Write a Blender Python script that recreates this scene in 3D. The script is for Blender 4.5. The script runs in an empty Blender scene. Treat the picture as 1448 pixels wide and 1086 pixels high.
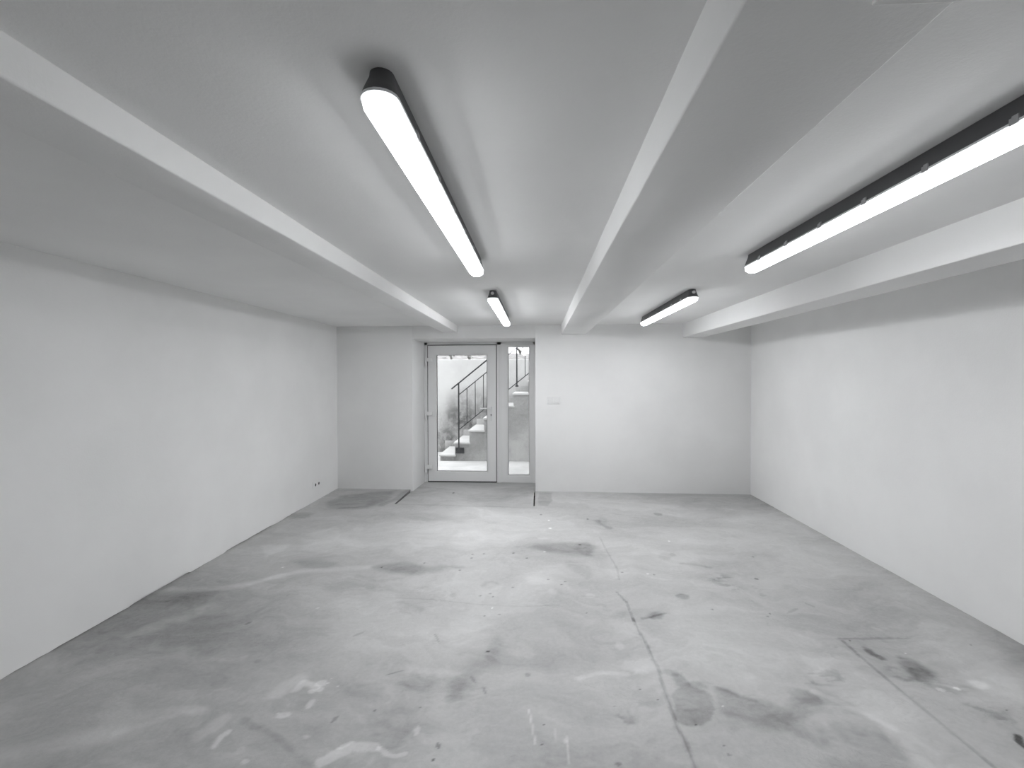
import bpy, bmesh, math, random
import numpy as np
from mathutils import Vector, Matrix

random.seed(7)
SC = bpy.context.scene
COL = SC.collection

# ------------------------------------------------------------------ helpers
class MB:
    """Collects boxes, bars, tubes and loose polygons into ONE mesh."""
    def __init__(self):
        self.bm = bmesh.new()

    def quad(self, pts):
        vs = [self.bm.verts.new(p) for p in pts]
        return self.bm.faces.new(vs)

    def box(self, x0, x1, y0, y1, z0, z1, bevel=0.0, seg=2):
        t = bmesh.new()
        bmesh.ops.create_cube(t, size=1)
        for v in t.verts:
            v.co = Vector((x0 + (v.co.x + .5) * (x1 - x0), y0 + (v.co.y + .5) * (y1 - y0), z0 + (v.co.z + .5) * (z1 - z0)))
        if bevel:
            bmesh.ops.bevel(t, geom=t.edges[:], offset=bevel, segments=seg, affect='EDGES', profile=.5)
        self.merge(t)
        return self

    def bar(self, a, b, w, h, bevel=0.0):
        """square bar from a to b, in the x-z plane of the stair (w across y, h across the bar)"""
        a, b = Vector(a), Vector(b)
        d = b - a
        L = d.length
        t = bmesh.new()
        bmesh.ops.create_cube(t, size=1)
        for v in t.verts:
            v.co = Vector((v.co.x * L, v.co.y * w, v.co.z * h))
        if bevel:
            bmesh.ops.bevel(t, geom=t.edges[:], offset=bevel, segments=1, affect='EDGES')
        x = d.normalized()
        y = Vector((0, 1, 0)) if abs(x.y) < .9 else Vector((1, 0, 0))
        z = x.cross(y).normalized()
        y = z.cross(x)
        M = Matrix((x, y, z)).transposed().to_4x4()
        M.translation = (a + b) / 2
        bmesh.ops.transform(t, matrix=M, verts=t.verts)
        self.merge(t)
        return self

    def tube(self, a, b, r0, r1=None, n=16):
        a, b = Vector(a), Vector(b)
        r1 = r0 if r1 is None else r1
        d = b - a
        t = bmesh.new()
        bmesh.ops.create_cone(t, cap_ends=True, segments=n, radius1=r0, radius2=r1, depth=d.length)
        q = d.to_track_quat('Z', 'Y').to_matrix().to_4x4()
        q.translation = (a + b) / 2
        bmesh.ops.transform(t, matrix=q, verts=t.verts)
        self.merge(t)
        return self

    def stadium(self, rings, L, n=10, cap_first=True, cap_last=True):
        """loft of stadium outlines along local y; rings = (half width, z, end inset)"""
        loops = []
        for (w, z, ins) in rings:
            hl = L / 2 - ins - w
            pts = []
            for k in range(n + 1):
                an = math.pi * k / n
                pts.append((w * math.cos(an), hl + w * math.sin(an), z))
            for k in range(n + 1):
                an = math.pi + math.pi * k / n
                pts.append((w * math.cos(an), -hl + w * math.sin(an), z))
            loops.append([self.bm.verts.new(p) for p in pts])
        for A, B in zip(loops, loops[1:]):
            m = len(A)
            for i in range(m):
                self.bm.faces.new((A[i], A[(i + 1) % m], B[(i + 1) % m], B[i]))
        if cap_first:
            self.bm.faces.new(loops[0][::-1])
        if cap_last:
            self.bm.faces.new(loops[-1])
        return self

    def merge(self, t):
        me = bpy.data.meshes.new('tmp')
        t.to_mesh(me)
        t.free()
        self.bm.from_mesh(me)
        bpy.data.meshes.remove(me)

    def build(self, name, mat, parent=None, smooth=False, normals=True):
        if normals:
            bmesh.ops.recalc_face_normals(self.bm, faces=self.bm.faces[:])
        me = bpy.data.meshes.new(name)
        self.bm.to_mesh(me)
        self.bm.free()
        me.materials.append(mat)
        if smooth:
            for p in me.polygons:
                p.use_smooth = True
        o = bpy.data.objects.new(name, me)
        COL.objects.link(o)
        if parent is not None:
            o.parent = parent
        return o


def empty(name, loc=(0, 0, 0)):
    o = bpy.data.objects.new(name, None)
    o.empty_display_size = .1
    o.location = loc
    COL.objects.link(o)
    return o


def tag(o, label=None, cat=None, group=None, kind=None):
    if label: o['label'] = label
    if cat: o['category'] = cat
    if group: o['group'] = group
    if kind: o['kind'] = kind
    return o


def smooth_by_angle(o, deg=40):
    me = o.data
    for p in me.polygons:
        p.use_smooth = True
    me.set_sharp_from_angle(angle=math.radians(deg))


# ------------------------------------------------------------------ materials
def new_mat(name):
    m = bpy.data.materials.new(name)
    m.use_nodes = True
    nt = m.node_tree
    nt.nodes.clear()
    out = nt.nodes.new('ShaderNodeOutputMaterial')
    return m, nt, out


def plain(name, col, rough=.5, metal=0.0, noise=0.0, nscale=20, bump=0.0, bscale=60, spec=.5):
    m, nt, out = new_mat(name)
    N, L = nt.nodes.new, nt.links.new
    b = N('ShaderNodeBsdfPrincipled')
    b.inputs['Roughness'].default_value = rough
    b.inputs['Metallic'].default_value = metal
    b.inputs['Specular IOR Level'].default_value = spec
    b.inputs['Base Color'].default_value = (*col, 1)
    tc = N('ShaderNodeTexCoord')
    if noise:
        n = N('ShaderNodeTexNoise')
        n.inputs['Scale'].default_value = nscale
        n.inputs['Detail'].default_value = 5
        L(tc.outputs['Object'], n.inputs['Vector'])
        r = N('ShaderNodeMapRange')
        r.inputs['From Min'].default_value = .3
        r.inputs['From Max'].default_value = .7
        r.inputs['To Min'].default_value = 1 - noise
        r.inputs['To Max'].default_value = 1 + noise
        L(n.outputs['Fac'], r.inputs['Value'])
        v = N('ShaderNodeVectorMath')
        v.operation = 'SCALE'
        v.inputs[0].default_value = col
        L(r.outputs[0], v.inputs['Scale'])
        L(v.outputs[0], b.inputs['Base Color'])
    if bump:
        n2 = N('ShaderNodeTexNoise')
        n2.inputs['Scale'].default_value = bscale
        n2.inputs['Detail'].default_value = 4
        L(tc.outputs['Object'], n2.inputs['Vector'])
        bp = N('ShaderNodeBump')
        bp.inputs['Strength'].default_value = bump
        bp.inputs['Distance'].default_value = .004
        L(n2.outputs['Fac'], bp.inputs['Height'])
        L(bp.outputs[0], b.inputs['Normal'])
    L(b.outputs[0], out.inputs[0])
    return m


class Field:
    """Builds a scalar 'albedo' out of a base plus shaped, noise-edged stains."""
    def __init__(self, nt, vec):
        self.nt, self.vec = nt, vec
        self.val = None

    def node(self, t):
        return self.nt.nodes.new(t)

    def math(self, op, a, b=None, clamp=False):
        n = self.node('ShaderNodeMath')
        n.operation = op
        n.use_clamp = clamp
        for i, v in enumerate((a, b)):
            if v is None: continue
            if isinstance(v, (int, float)): n.inputs[i].default_value = v
            else: self.nt.links.new(v, n.inputs[i])
        return n.outputs[0]

    def noise(self, scale, detail=5, rough=.55, vec=None, dist=0.0, stretch=None):
        v = vec or self.vec
        if stretch:
            mp = self.node('ShaderNodeMapping')
            mp.inputs['Scale'].default_value = stretch
            self.nt.links.new(v, mp.inputs['Vector'])
            v = mp.outputs[0]
        n = self.node('ShaderNodeTexNoise')
        n.inputs['Scale'].default_value = scale
        n.inputs['Detail'].default_value = detail
        n.inputs['Roughness'].default_value = rough
        n.inputs['Distortion'].default_value = dist
        self.nt.links.new(v, n.inputs['Vector'])
        return n

    def rng(self, v, a, b, c=0.0, d=1.0, smooth=True):
        n = self.node('ShaderNodeMapRange')
        n.interpolation_type = 'SMOOTHSTEP' if smooth else 'LINEAR'
        for i, x in zip(('From Min', 'From Max', 'To Min', 'To Max'), (a, b, c, d)):
            n.inputs[i].default_value = x
        self.nt.links.new(v, n.inputs['Value'])
        return n.outputs[0]

    def add(self, mask, delta):
        m = self.math('MULTIPLY', mask, delta)
        self.val = self.math('ADD', self.val, m)

    def blob(self, cx, cy, rx, ry, ang, delta, soft=.3, vec=None, tex=None):
        mp = self.node('ShaderNodeMapping')
        mp.vector_type = 'TEXTURE'
        mp.inputs['Location'].default_value = (cx, cy, 0)
        mp.inputs['Rotation'].default_value = (0, 0, math.radians(ang))
        mp.inputs['Scale'].default_value = (rx, ry, 1)
        self.nt.links.new(vec or self.vec, mp.inputs['Vector'])
        ln = self.node('ShaderNodeVectorMath')
        ln.operation = 'LENGTH'
        self.nt.links.new(mp.outputs[0], ln.inputs[0])
        mk = self.rng(ln.outputs['Value'], 1 - soft, 1 + soft, 1, 0)
        if tex is not None:
            mk = self.math('MULTIPLY', mk, tex)
        self.add(mk, delta)


def warp(nt, vec, scale, amt, flat=True):
    n = nt.nodes.new('ShaderNodeTexNoise')
    n.inputs['Scale'].default_value = scale
    n.inputs['Detail'].default_value = 6
    n.inputs['Roughness'].default_value = .6
    nt.links.new(vec, n.inputs['Vector'])
    s = nt.nodes.new('ShaderNodeVectorMath')
    s.operation = 'SUBTRACT'
    s.inputs[1].default_value = (.5, .5, .5)
    nt.links.new(n.outputs['Color'], s.inputs[0])
    m = nt.nodes.new('ShaderNodeVectorMath')
    m.operation = 'MULTIPLY'
    m.inputs[1].default_value = (amt, amt, 0 if flat else amt)
    nt.links.new(s.outputs[0], m.inputs[0])
    a = nt.nodes.new('ShaderNodeVectorMath')
    a.operation = 'ADD'
    nt.links.new(vec, a.inputs[0])
    nt.links.new(m.outputs[0], a.inputs[1])
    return a.outputs[0]


def flatten(nt, vec, axes='xy'):
    sp = nt.nodes.new('ShaderNodeSeparateXYZ')
    nt.links.new(vec, sp.inputs[0])
    cb = nt.nodes.new('ShaderNodeCombineXYZ')
    for i, a in enumerate(axes):
        nt.links.new(sp.outputs['xyz'.index(a)], cb.inputs[i])
    return cb.outputs[0]


def concrete_floor():
    """The albedo comes from the wear layer of the floor mesh plus fine procedural grain, swirls and pits."""
    m, nt, out = new_mat('screed_concrete')
    N, L = nt.nodes.new, nt.links.new
    tc = N('ShaderNodeTexCoord')
    flat = flatten(nt, tc.outputs['Object'], 'xy')
    w3 = warp(nt, flat, 9, .10)
    F = Field(nt, flat)
    at = N('ShaderNodeAttribute')
    at.attribute_name = 'wear_and_shading'
    F.val = at.outputs['Fac']
    mid = F.noise(7, 6, .65).outputs['Fac']
    F.add(F.math('SUBTRACT', mid, .5), .05)
    fine = F.noise(42, 5, .7).outputs['Fac']
    F.add(F.math('SUBTRACT', fine, .5), .11)
    sw = F.noise(9, 3, .5, w3, 2.0).outputs['Fac']
    ridge = F.rng(F.math('ABSOLUTE', F.math('SUBTRACT', sw, .5)), 0, .02, 1, 0)
    gate = F.rng(F.noise(2.3, 3, .5).outputs['Fac'], .5, .62)
    F.add(F.math('MULTIPLY', ridge, gate), -.035)
    val = F.math('MINIMUM', F.math('MAXIMUM', F.val, .04), .80)
    cb = N('ShaderNodeCombineColor')
    L(val, cb.inputs[0])
    L(val, cb.inputs[1])
    L(F.math('MULTIPLY', val, .99), cb.inputs[2])
    b = N('ShaderNodeBsdfPrincipled')
    L(cb.outputs[0], b.inputs['Base Color'])
    L(F.rng(mid, .3, .7, .42, .60), b.inputs['Roughness'])
    b.inputs['Specular IOR Level'].default_value = .35
    bp = N('ShaderNodeBump')
    bp.inputs['Strength'].default_value = .30
    bp.inputs['Distance'].default_value = .004
    L(F.math('ADD', F.math('ADD', fine, F.math('MULTIPLY', mid, 2.0)), F.math('MULTIPLY', at.outputs['Fac'], 2.5)), bp.inputs['Height'])
    L(bp.outputs[0], b.inputs['Normal'])
    L(b.outputs[0], out.inputs[0])
    return m


def outside_concrete(name, base, axes, stains, rough=.85, mottling=.14):
    m, nt, out = new_mat(name)
    N, L = nt.nodes.new, nt.links.new
    tc = N('ShaderNodeTexCoord')
    flat = flatten(nt, tc.outputs['Object'], axes)
    w = warp(nt, flat, 3.5, .35)
    F = Field(nt, flat)
    n1 = F.noise(2.2, 7, .65, w).outputs['Fac']
    F.val = F.rng(n1, .3, .7, base - mottling / 2, base + mottling / 2)
    n2 = F.noise(22, 5, .7).outputs['Fac']
    F.add(F.math('SUBTRACT', n2, .5), mottling * .6)
    tex = F.rng(F.noise(4.5, 6, .65, w).outputs['Fac'], .30, .65, .35, 1)
    for (cx, cz, rx, rz, ang, d, soft) in stains:
        F.blob(cx, cz, rx, rz, ang, d, soft, w, tex)
    val = F.math('MINIMUM', F.math('MAXIMUM', F.val, .06), .85)
    cb = N('ShaderNodeCombineColor')
    L(val, cb.inputs[0]); L(val, cb.inputs[1]); L(F.math('MULTIPLY', val, .98), cb.inputs[2])
    b = N('ShaderNodeBsdfPrincipled')
    b.inputs['Roughness'].default_value = rough
    b.inputs['Specular IOR Level'].default_value = .2
    L(cb.outputs[0], b.inputs['Base Color'])
    bp = N('ShaderNodeBump')
    bp.inputs['Strength'].default_value = .3
    bp.inputs['Distance'].default_value = .006
    L(n2, bp.inputs['Height'])
    L(bp.outputs[0], b.inputs['Normal'])
    L(b.outputs[0], out.inputs[0])
    return m


def plaster(name, v, mott=.03):
    m, nt, out = new_mat(name)
    N, L = nt.nodes.new, nt.links.new
    tc = N('ShaderNodeTexCoord')
    F = Field(nt, tc.outputs['Object'])
    a = F.noise(1.3, 5, .55).outputs['Fac']
    F.val = F.rng(a, .3, .7, v - mott, v + mott * .5)
    g = F.noise(90, 3, .6).outputs['Fac']
    wv = F.noise(5, 3, .5).outputs['Fac']
    cb = N('ShaderNodeCombineColor')
    L(F.val, cb.inputs[0]); L(F.val, cb.inputs[1]); L(F.math('MULTIPLY', F.val, .995), cb.inputs[2])
    b = N('ShaderNodeBsdfPrincipled')
    b.inputs['Roughness'].default_value = .8
    b.inputs['Specular IOR Level'].default_value = .2
    L(cb.outputs[0], b.inputs['Base Color'])
    bp = N('ShaderNodeBump')
    bp.inputs['Strength'].default_value = .22
    bp.inputs['Distance'].default_value = .003
    L(F.math('ADD', g, F.math('MULTIPLY', wv, 3.0)), bp.inputs['Height'])
    L(bp.outputs[0], b.inputs['Normal'])
    L(b.outputs[0], out.inputs[0])
    return m


def emitter(name, col, strength):
    m, nt, out = new_mat(name)
    e = nt.nodes.new('ShaderNodeEmission')
    e.inputs['Color'].default_value = (*col, 1)
    e.inputs['Strength'].default_value = strength
    nt.links.new(e.outputs[0], out.inputs[0])
    return m


def glass_mat():
    m, nt, out = new_mat('clear_glazing')
    N, L = nt.nodes.new, nt.links.new
    t = N('ShaderNodeBsdfTransparent')
    t.inputs[0].default_value = (.965, .968, .97, 1)
    g = N('ShaderNodeBsdfGlossy')
    g.inputs['Roughness'].default_value = .02
    f = N('ShaderNodeFresnel')
    f.inputs['IOR'].default_value = 1.45
    mx = N('ShaderNodeMixShader')
    L(f.outputs[0], mx.inputs[0])
    L(t.outputs[0], mx.inputs[1])
    L(g.outputs[0], mx.inputs[2])
    L(mx.outputs[0], out.inputs[0])
    return m


# ------------------------------------------------------------------ dimensions (metres, floor at z = 0, camera stands over x = y = 0)
EYE = 1.66
CEIL = 2.418
XL, XR = -2.959, 2.996
YB = 6.657            # face of the far wall
YF = -4.5             # wall behind the camera
YD = 7.37             # inner face of the door frame
RX0, RX1 = -1.828, -.034   # door reveal
RZ = 2.232
LAMP = 39.0
GLOW = 6.3
SKY = 4.5

# marks on the concrete plus some painted shade and reflected daylight, in metres on the floor: ellipses, strokes and patches; each lightens or darkens the albedo
FLOOR_WEAR_AND_SHADING = [
    ('p', [(-2.05, 1.496), (-3.208, 2.355), (-3.259, 3.89), (-2.266, 3.293), (-1.547, 2.86), (-0.715, 2.266), (-0.402, 1.584)], -0.09, 0.35, 0.3, 0),  # stained left side, deepened to paint the light falloff into the albedo
    ('p', [(-1.0, 1.339), (-1.132, 2.296), (0.16, 2.656), (0.832, 2.299), (0.948, 1.444)], -0.075, 0.3, 0.3, 0),  # painted vignette: albedo darkened across the floor nearest the viewer
    ('p', [(-2.05, 1.496), (-2.524, 1.848), (-1.943, 1.984), (-1.754, 2.125), (-1.297, 1.873), (-1.075, 1.548)], -0.035, 0.06, 0.1, 0),
    ('p', [(-1.436, 3.936), (-1.338, 4.017), (-1.172, 4.041), (-0.999, 3.988), (-0.865, 4.01), (-0.682, 3.974), (-0.828, 3.922), (-0.93, 3.859), (-1.075, 3.809), (-1.255, 3.842)], -0.15, 0.05, 0.06, 0),
    ('p', [(-0.039, 4.55), (0.279, 4.624), (0.527, 4.637), (0.587, 4.505), (0.509, 4.305), (0.325, 4.296), (0.13, 4.355), (-0.073, 4.454)], -0.115, 0.05, 0.05, 0),
    ('e', 0.459, 4.468, 0.103, 0.166, 0, -0.05, 0.3, 0.05, 0),
    ('p', [(0.253, 4.192), (0.463, 4.076), (0.485, 3.902), (0.404, 3.815), (0.311, 3.95), (0.212, 4.033)], -0.06, 0.03, 0.06, 0),
    ('e', -1.082, 3.457, 0.281, 0.226, 0, -0.05, 0.5, 0.15, 0),
    ('e', -1.438, 3.522, 0.199, 0.236, 0, -0.06, 0.5, 0.2, 0),
    ('e', -0.923, 3.372, 0.137, 0.194, 0, -0.05, 0.4, 0.1, 0),
    ('p', [(-2.79, 5.936), (-2.726, 6.227), (-2.545, 6.351), (-2.388, 6.477), (-2.057, 6.574), (-2.012, 5.973), (-2.15, 5.704), (-2.393, 5.63), (-2.67, 5.679)], -0.13, 0.06, 0.06, 0),
    ('e', -1.465, 5.361, 0.418, 0.19, 0, -0.06, 0.4, 0.08, 0),
    ('e', -2.843, 5.348, 0.153, 0.136, 0, -0.1, 0.4, 0.05, 0),
    ('p', [(-2.193, 4.006), (-2.026, 4.062), (-1.805, 4.009), (-1.845, 3.915), (-2.028, 3.876)], -0.1, 0.05, 0.05, 0),
    ('e', -2.303, 3.361, 0.375, 0.219, 0, -0.05, 0.5, 0.2, 0),
    ('e', -2.685, 3.417, 0.274, 0.182, 0, -0.05, 0.5, 0.15, 0),
    ('e', -1.696, 3.244, 0.257, 0.141, 0, -0.03, 0.5, 0.2, 0),
    ('p', [(-0.396, 2.66), (-0.334, 3.049), (-0.201, 3.194), (0.095, 3.209), (0.494, 2.965), (0.597, 2.817), (0.282, 2.662), (-0.246, 2.602)], -0.035, 0.12, 0.15, 0),
    ('s', [(-0.272, 2.886), (-0.297, 2.7), (-0.382, 2.564), (-0.408, 2.36)], 0.05, -0.07, 0.8, 0.08, 0),
    ('e', -0.433, 2.401, 0.052, 0.099, 0, -0.05, 0.4, 0.08, 0),
    ('e', -0.631, 2.433, 0.106, 0.067, 0, -0.06, 0.4, 0.1, 0),
    ('e', -0.913, 2.407, 0.19, 0.077, 0, -0.05, 0.5, 0.12, 0),
    ('e', -0.688, 2.023, 0.07, 0.055, 0, -0.04, 0.4, 0.08, 0),
    ('s', [(0.673, 5.351), (0.712, 5.224), (0.785, 5.082)], 0.035, -0.11, 0.6, 0.04, 0),
    ('e', 0.753, 5.411, 0.066, 0.135, 0, -0.06, 0.5, 0.04, 0),
    ('e', 1.445, 5.636, 0.051, 0.052, 0, -0.17, 0.3, 0.02, 0),
    ('e', 1.091, 3.531, 0.048, 0.046, 0, -0.18, 0.25, 0.01, 0),
    ('e', 0.802, 3.237, 0.059, 0.048, 0, -0.12, 0.4, 0.05, 0),
    ('s', [(0.703, 3.202), (0.768, 3.215), (0.889, 3.269)], 0.012, -0.12, 0.6, 0.03, 0),
    ('e', 0.601, 3.258, 0.07, 0.117, 0, -0.06, 0.5, 0.06, 1),
    ('e', 1.518, 3.824, 0.092, 0.147, 0, -0.13, 0.4, 0.05, 2),
    ('s', [(1.286, 4.164), (1.401, 4.139), (1.515, 4.069)], 0.02, -0.1, 0.6, 0.03, 0),
    ('e', 1.173, 4.322, 0.053, 0.086, 0, -0.08, 0.4, 0.03, 0),
    ('e', 1.249, 4.359, 0.026, 0.035, 0, -0.1, 0.4, 0.02, 0),
    ('s', [(1.615, 3.85), (1.707, 3.777), (1.704, 3.584), (1.772, 3.542)], 0.014, -0.07, 0.6, 0.04, 2),
    ('s', [(1.739, 3.312), (1.863, 3.398)], 0.012, -0.1, 0.6, 0.03, 0),
    ('s', [(1.961, 3.487), (1.999, 3.405)], 0.012, -0.1, 0.6, 0.02, 0),
    ('e', 1.795, 3.872, 0.017, 0.018, 0, -0.25, 0.3, 0.01, 0),
    ('p', [(2.283, 3.321), (2.44, 3.31), (2.617, 3.357), (2.688, 3.545), (2.413, 3.586)], -0.035, 0.06, 0.06, 2),
    ('p', [(0.731, 2.572), (0.753, 2.492), (0.713, 2.419), (0.671, 2.243), (0.705, 2.2), (0.788, 2.196), (0.853, 2.248), (0.889, 2.326), (0.907, 2.429), (0.883, 2.482), (0.809, 2.495), (0.797, 2.613), (0.74, 2.647)], -0.135, 0.012, 0.05, 0),
    ('e', 0.844, 2.52, 0.053, 0.035, 0, -0.08, 0.3, 0.03, 0),
    ('e', 0.745, 2.623, 0.048, 0.031, 0, -0.09, 0.3, 0.03, 0),
    ('e', 0.614, 2.389, 0.087, 0.074, 0, -0.05, 0.4, 0.08, 1),
    ('e', 0.532, 2.581, 0.078, 0.037, 0, -0.05, 0.4, 0.06, 0),
    ('p', [(0.938, 2.513), (0.998, 2.505), (1.059, 2.431), (1.153, 2.442), (1.222, 2.368), (1.261, 2.345), (1.388, 2.481), (1.432, 2.404), (1.324, 2.278), (1.34, 2.17), (1.26, 2.113), (1.174, 2.182), (1.06, 2.21), (0.984, 2.26), (0.901, 2.302)], -0.13, 0.03, 0.06, 0),
    ('s', [(0.96, 2.503), (1.003, 2.472), (1.043, 2.436), (1.115, 2.413)], 0.014, -0.07, 0.6, 0.02, 0),
    ('e', 1.375, 2.43, 0.051, 0.086, 0, -0.06, 0.3, 0.06, 0),
    ('e', 1.198, 2.29, 0.055, 0.039, 0, -0.05, 0.4, 0.05, 0),
    ('p', [(1.46, 2.512), (1.558, 2.386), (1.597, 2.247), (1.632, 2.086), (1.662, 1.948), (1.117, 1.919), (1.305, 2.189)], -0.085, 0.05, 0.1, 0),
    ('e', 1.403, 2.196, 0.098, 0.062, 0, -0.05, 0.4, 0.1, 0),
    ('e', 1.538, 2.122, 0.125, 0.065, 0, -0.05, 0.4, 0.1, 0),
    ('e', 0.43, 2.25, 0.055, 0.052, 0, -0.12, 0.4, 0.06, 2),
    ('p', [(1.913, 3.006), (2.179, 3.012), (2.338, 2.944), (2.308, 2.735), (2.32, 2.557), (2.33, 2.401), (2.336, 2.331), (2.321, 2.161), (2.028, 1.935), (1.915, 1.929), (1.938, 2.133), (1.918, 2.455)], -0.045, 0.04, 0.06, 1),
    ('p', [(2.146, 2.826), (2.192, 2.808), (2.232, 2.712), (2.199, 2.649), (2.087, 2.602), (2.088, 2.724)], -0.25, 0.04, 0.05, 0),
    ('e', 2.024, 2.616, 0.054, 0.03, 0, -0.1, 0.4, 0.05, 2),
    ('e', 2.013, 2.702, 0.04, 0.04, 0, -0.08, 0.5, 0.04, 2),
    ('e', 2.185, 2.568, 0.098, 0.059, 0, -0.1, 0.5, 0.06, 2),
    ('e', 2.223, 2.431, 0.071, 0.037, 0, -0.1, 0.4, 0.06, 2),
    ('s', [(1.996, 2.919), (2.001, 2.854), (2.028, 2.813)], 0.02, -0.2, 0.5, 0.02, 0),
    ('e', 2.241, 2.354, 0.042, 0.03, 0, -0.14, 0.5, 0.05, 2),
    ('e', 1.995, 2.304, 0.054, 0.038, 0, -0.07, 0.5, 0.06, 2),
    ('s', [(2.213, 2.232), (2.179, 2.197), (2.175, 2.169), (2.196, 2.154)], 0.014, -0.32, 0.5, 0.01, 0),
    ('e', 2.195, 2.211, 0.026, 0.03, 0, -0.1, 0.5, 0.03, 0),
    ('e', 1.518, 2.615, 0.086, 0.062, 0, -0.1, 0.4, 0.05, 2),
    ('e', 1.639, 2.639, 0.055, 0.05, 0, -0.13, 0.4, 0.04, 2),
    ('e', 1.786, 2.54, 0.052, 0.029, 0, -0.1, 0.4, 0.04, 2),
    ('e', 1.827, 2.896, 0.025, 0.03, 0, -0.08, 0.4, 0.03, 2),
    ('p', [(3.063, 3.098), (3.029, 2.98), (2.71, 2.664), (2.79, 2.86), (2.845, 3.046), (2.848, 3.144), (2.958, 3.192)], -0.08, 0.06, 0.05, 0),
    ('s', [(3.036, 6.46), (3.01, 4.625), (2.988, 3.638), (2.978, 2.977)], 0.11, -0.05, 0.9, 0.04, 0),
    ('p', [(0.992, 6.555), (3.127, 6.655), (3.034, 5.518), (2.625, 5.498), (2.105, 5.845), (1.297, 6.13), (0.862, 6.321)], -0.05, 0.12, 0.1, 0),
    ('p', [(0.015, 6.589), (0.197, 6.598), (0.193, 6.147), (0.122, 5.908), (-0.005, 5.934)], -0.1, 0.012, 0.02, 0),
    ('s', [(-1.884, 6.624), (-1.915, 6.118), (-2.014, 5.839)], 0.045, -0.1, 0.5, 0.02, 0),
    ('s', [(-1.329, 1.968), (-1.251, 2.457)], 0.03, -0.0, 0.5, 0.02, 0),
    ('s', [(-1.851, 5.913), (-1.002, 5.854), (-0.04, 5.82)], 0.02, -0.07, 0.9, 0.02, 0),
    ('e', -0.684, 6.293, 0.349, 0.221, 0, -0.06, 0.5, 0.08, 0),
    ('e', -0.32, 6.831, 0.21, 0.217, 0, -0.06, 0.5, 0.06, 0),
    ('s', [(-1.183, 2.879), (-1.137, 2.939)], 0.014, -0.12, 0.6, 0.01, 0),
    ('s', [(-1.97, 2.974), (-1.95, 3.02)], 0.012, -0.14, 0.5, 0.01, 0),
    ('e', -1.648, 2.596, 0.021, 0.02, 0, -0.07, 0.3, 0.01, 0),
    ('e', -1.26, 2.292, 0.095, 0.091, 0, -0.05, 0.4, 0.05, 0),
    ('s', [(-1.433, 2.151), (-1.229, 2.047), (-1.088, 1.973), (-0.972, 1.904)], 0.016, -0.06, 0.8, 0.03, 0),
    ('s', [(-0.46, 2.054), (-0.443, 2.023)], 0.01, -0.22, 0.4, 0.005, 0),
    ('e', -0.303, 2.763, 0.012, 0.009, 0, -0.3, 0.3, 0.005, 0),
    ('e', -1.217, 6.572, 0.016, 0.029, 0, -0.4, 0.2, 0.003, 0),
    ('e', -0.457, 1.958, 0.006, 0.008, 0, -0.3, 0.3, 0.003, 0),
    ('s', [(-0.99, 2.147), (-0.983, 2.194)], 0.01, -0.2, 0.5, 0.005, 0),
    ('e', -0.055, 2.556, 0.016, 0.018, 0, -0.12, 0.3, 0.01, 0),
    ('s', [(-0.378, 2.533), (-0.342, 2.475)], 0.01, -0.1, 0.6, 0.01, 0),
    ('s', [(-0.296, 2.448), (-0.27, 2.383)], 0.008, -0.12, 0.5, 0.01, 0),
    ('s', [(-0.851, 2.508), (-0.757, 2.557)], 0.006, -0.16, 0.6, 0.006, 0),
    ('s', [(-0.675, 2.946), (-0.612, 2.829)], 0.007, -0.14, 0.6, 0.006, 0),
    ('e', 0.842, 2.103, 0.006, 0.004, 0, -0.2, 0.3, 0.01, 0),
    ('e', 0.842, 2.056, 0.009, 0.008, 0, -0.15, 0.3, 0.01, 0),
    ('e', 0.34, 1.981, 0.012, 0.011, 0, -0.16, 0.3, 0.01, 0),
    ('e', -0.65, 3.465, 0.027, 0.034, 0, -0.07, 0.3, 0.005, 0),
    ('s', [(-0.433, 3.643), (-0.416, 3.695), (-0.371, 3.71), (-0.328, 3.674)], 0.02, -0.06, 0.8, 0.005, 0),
    ('e', 0.131, 2.028, 0.062, 0.062, 0, -0.03, 0.5, 0.06, 0),
    ('e', -0.367, 3.502, 0.008, 0.009, 0, -0.26, 0.35, 0.002, 0),
    ('e', -0.341, 3.457, 0.008, 0.009, 0, -0.26, 0.35, 0.002, 0),
    ('e', -0.439, 3.464, 0.008, 0.009, 0, -0.26, 0.35, 0.002, 0),
    ('e', 0.22, 3.74, 0.008, 0.01, 0, -0.26, 0.35, 0.002, 0),
    ('e', 0.188, 3.687, 0.009, 0.01, 0, -0.26, 0.35, 0.002, 0),
    ('e', 0.34, 3.25, 0.007, 0.008, 0, -0.26, 0.35, 0.002, 0),
    ('e', -0.373, 3.175, 0.008, 0.007, 0, -0.26, 0.35, 0.002, 0),
    ('e', -0.271, 3.2, 0.007, 0.008, 0, -0.26, 0.35, 0.002, 0),
    ('e', -0.199, 3.618, 0.008, 0.01, 0, -0.26, 0.35, 0.002, 0),
    ('e', 1.961, 2.993, 0.006, 0.006, 0, -0.26, 0.35, 0.002, 0),
    ('e', 2.675, 2.984, 0.006, 0.007, 0, -0.26, 0.35, 0.002, 0),
    ('e', 2.331, 2.406, 0.005, 0.004, 0, -0.26, 0.35, 0.002, 0),
    ('e', -1.014, 4.049, 0.01, 0.012, 0, -0.26, 0.35, 0.002, 0),
    ('e', -0.612, 4.267, 0.01, 0.014, 0, -0.26, 0.35, 0.002, 0),
    ('e', -0.508, 4.289, 0.01, 0.014, 0, -0.26, 0.35, 0.002, 0),
    ('e', -0.607, 4.182, 0.01, 0.013, 0, -0.26, 0.35, 0.002, 0),
    ('e', 0.415, 4.572, 0.011, 0.015, 0, -0.26, 0.35, 0.002, 0),
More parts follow.
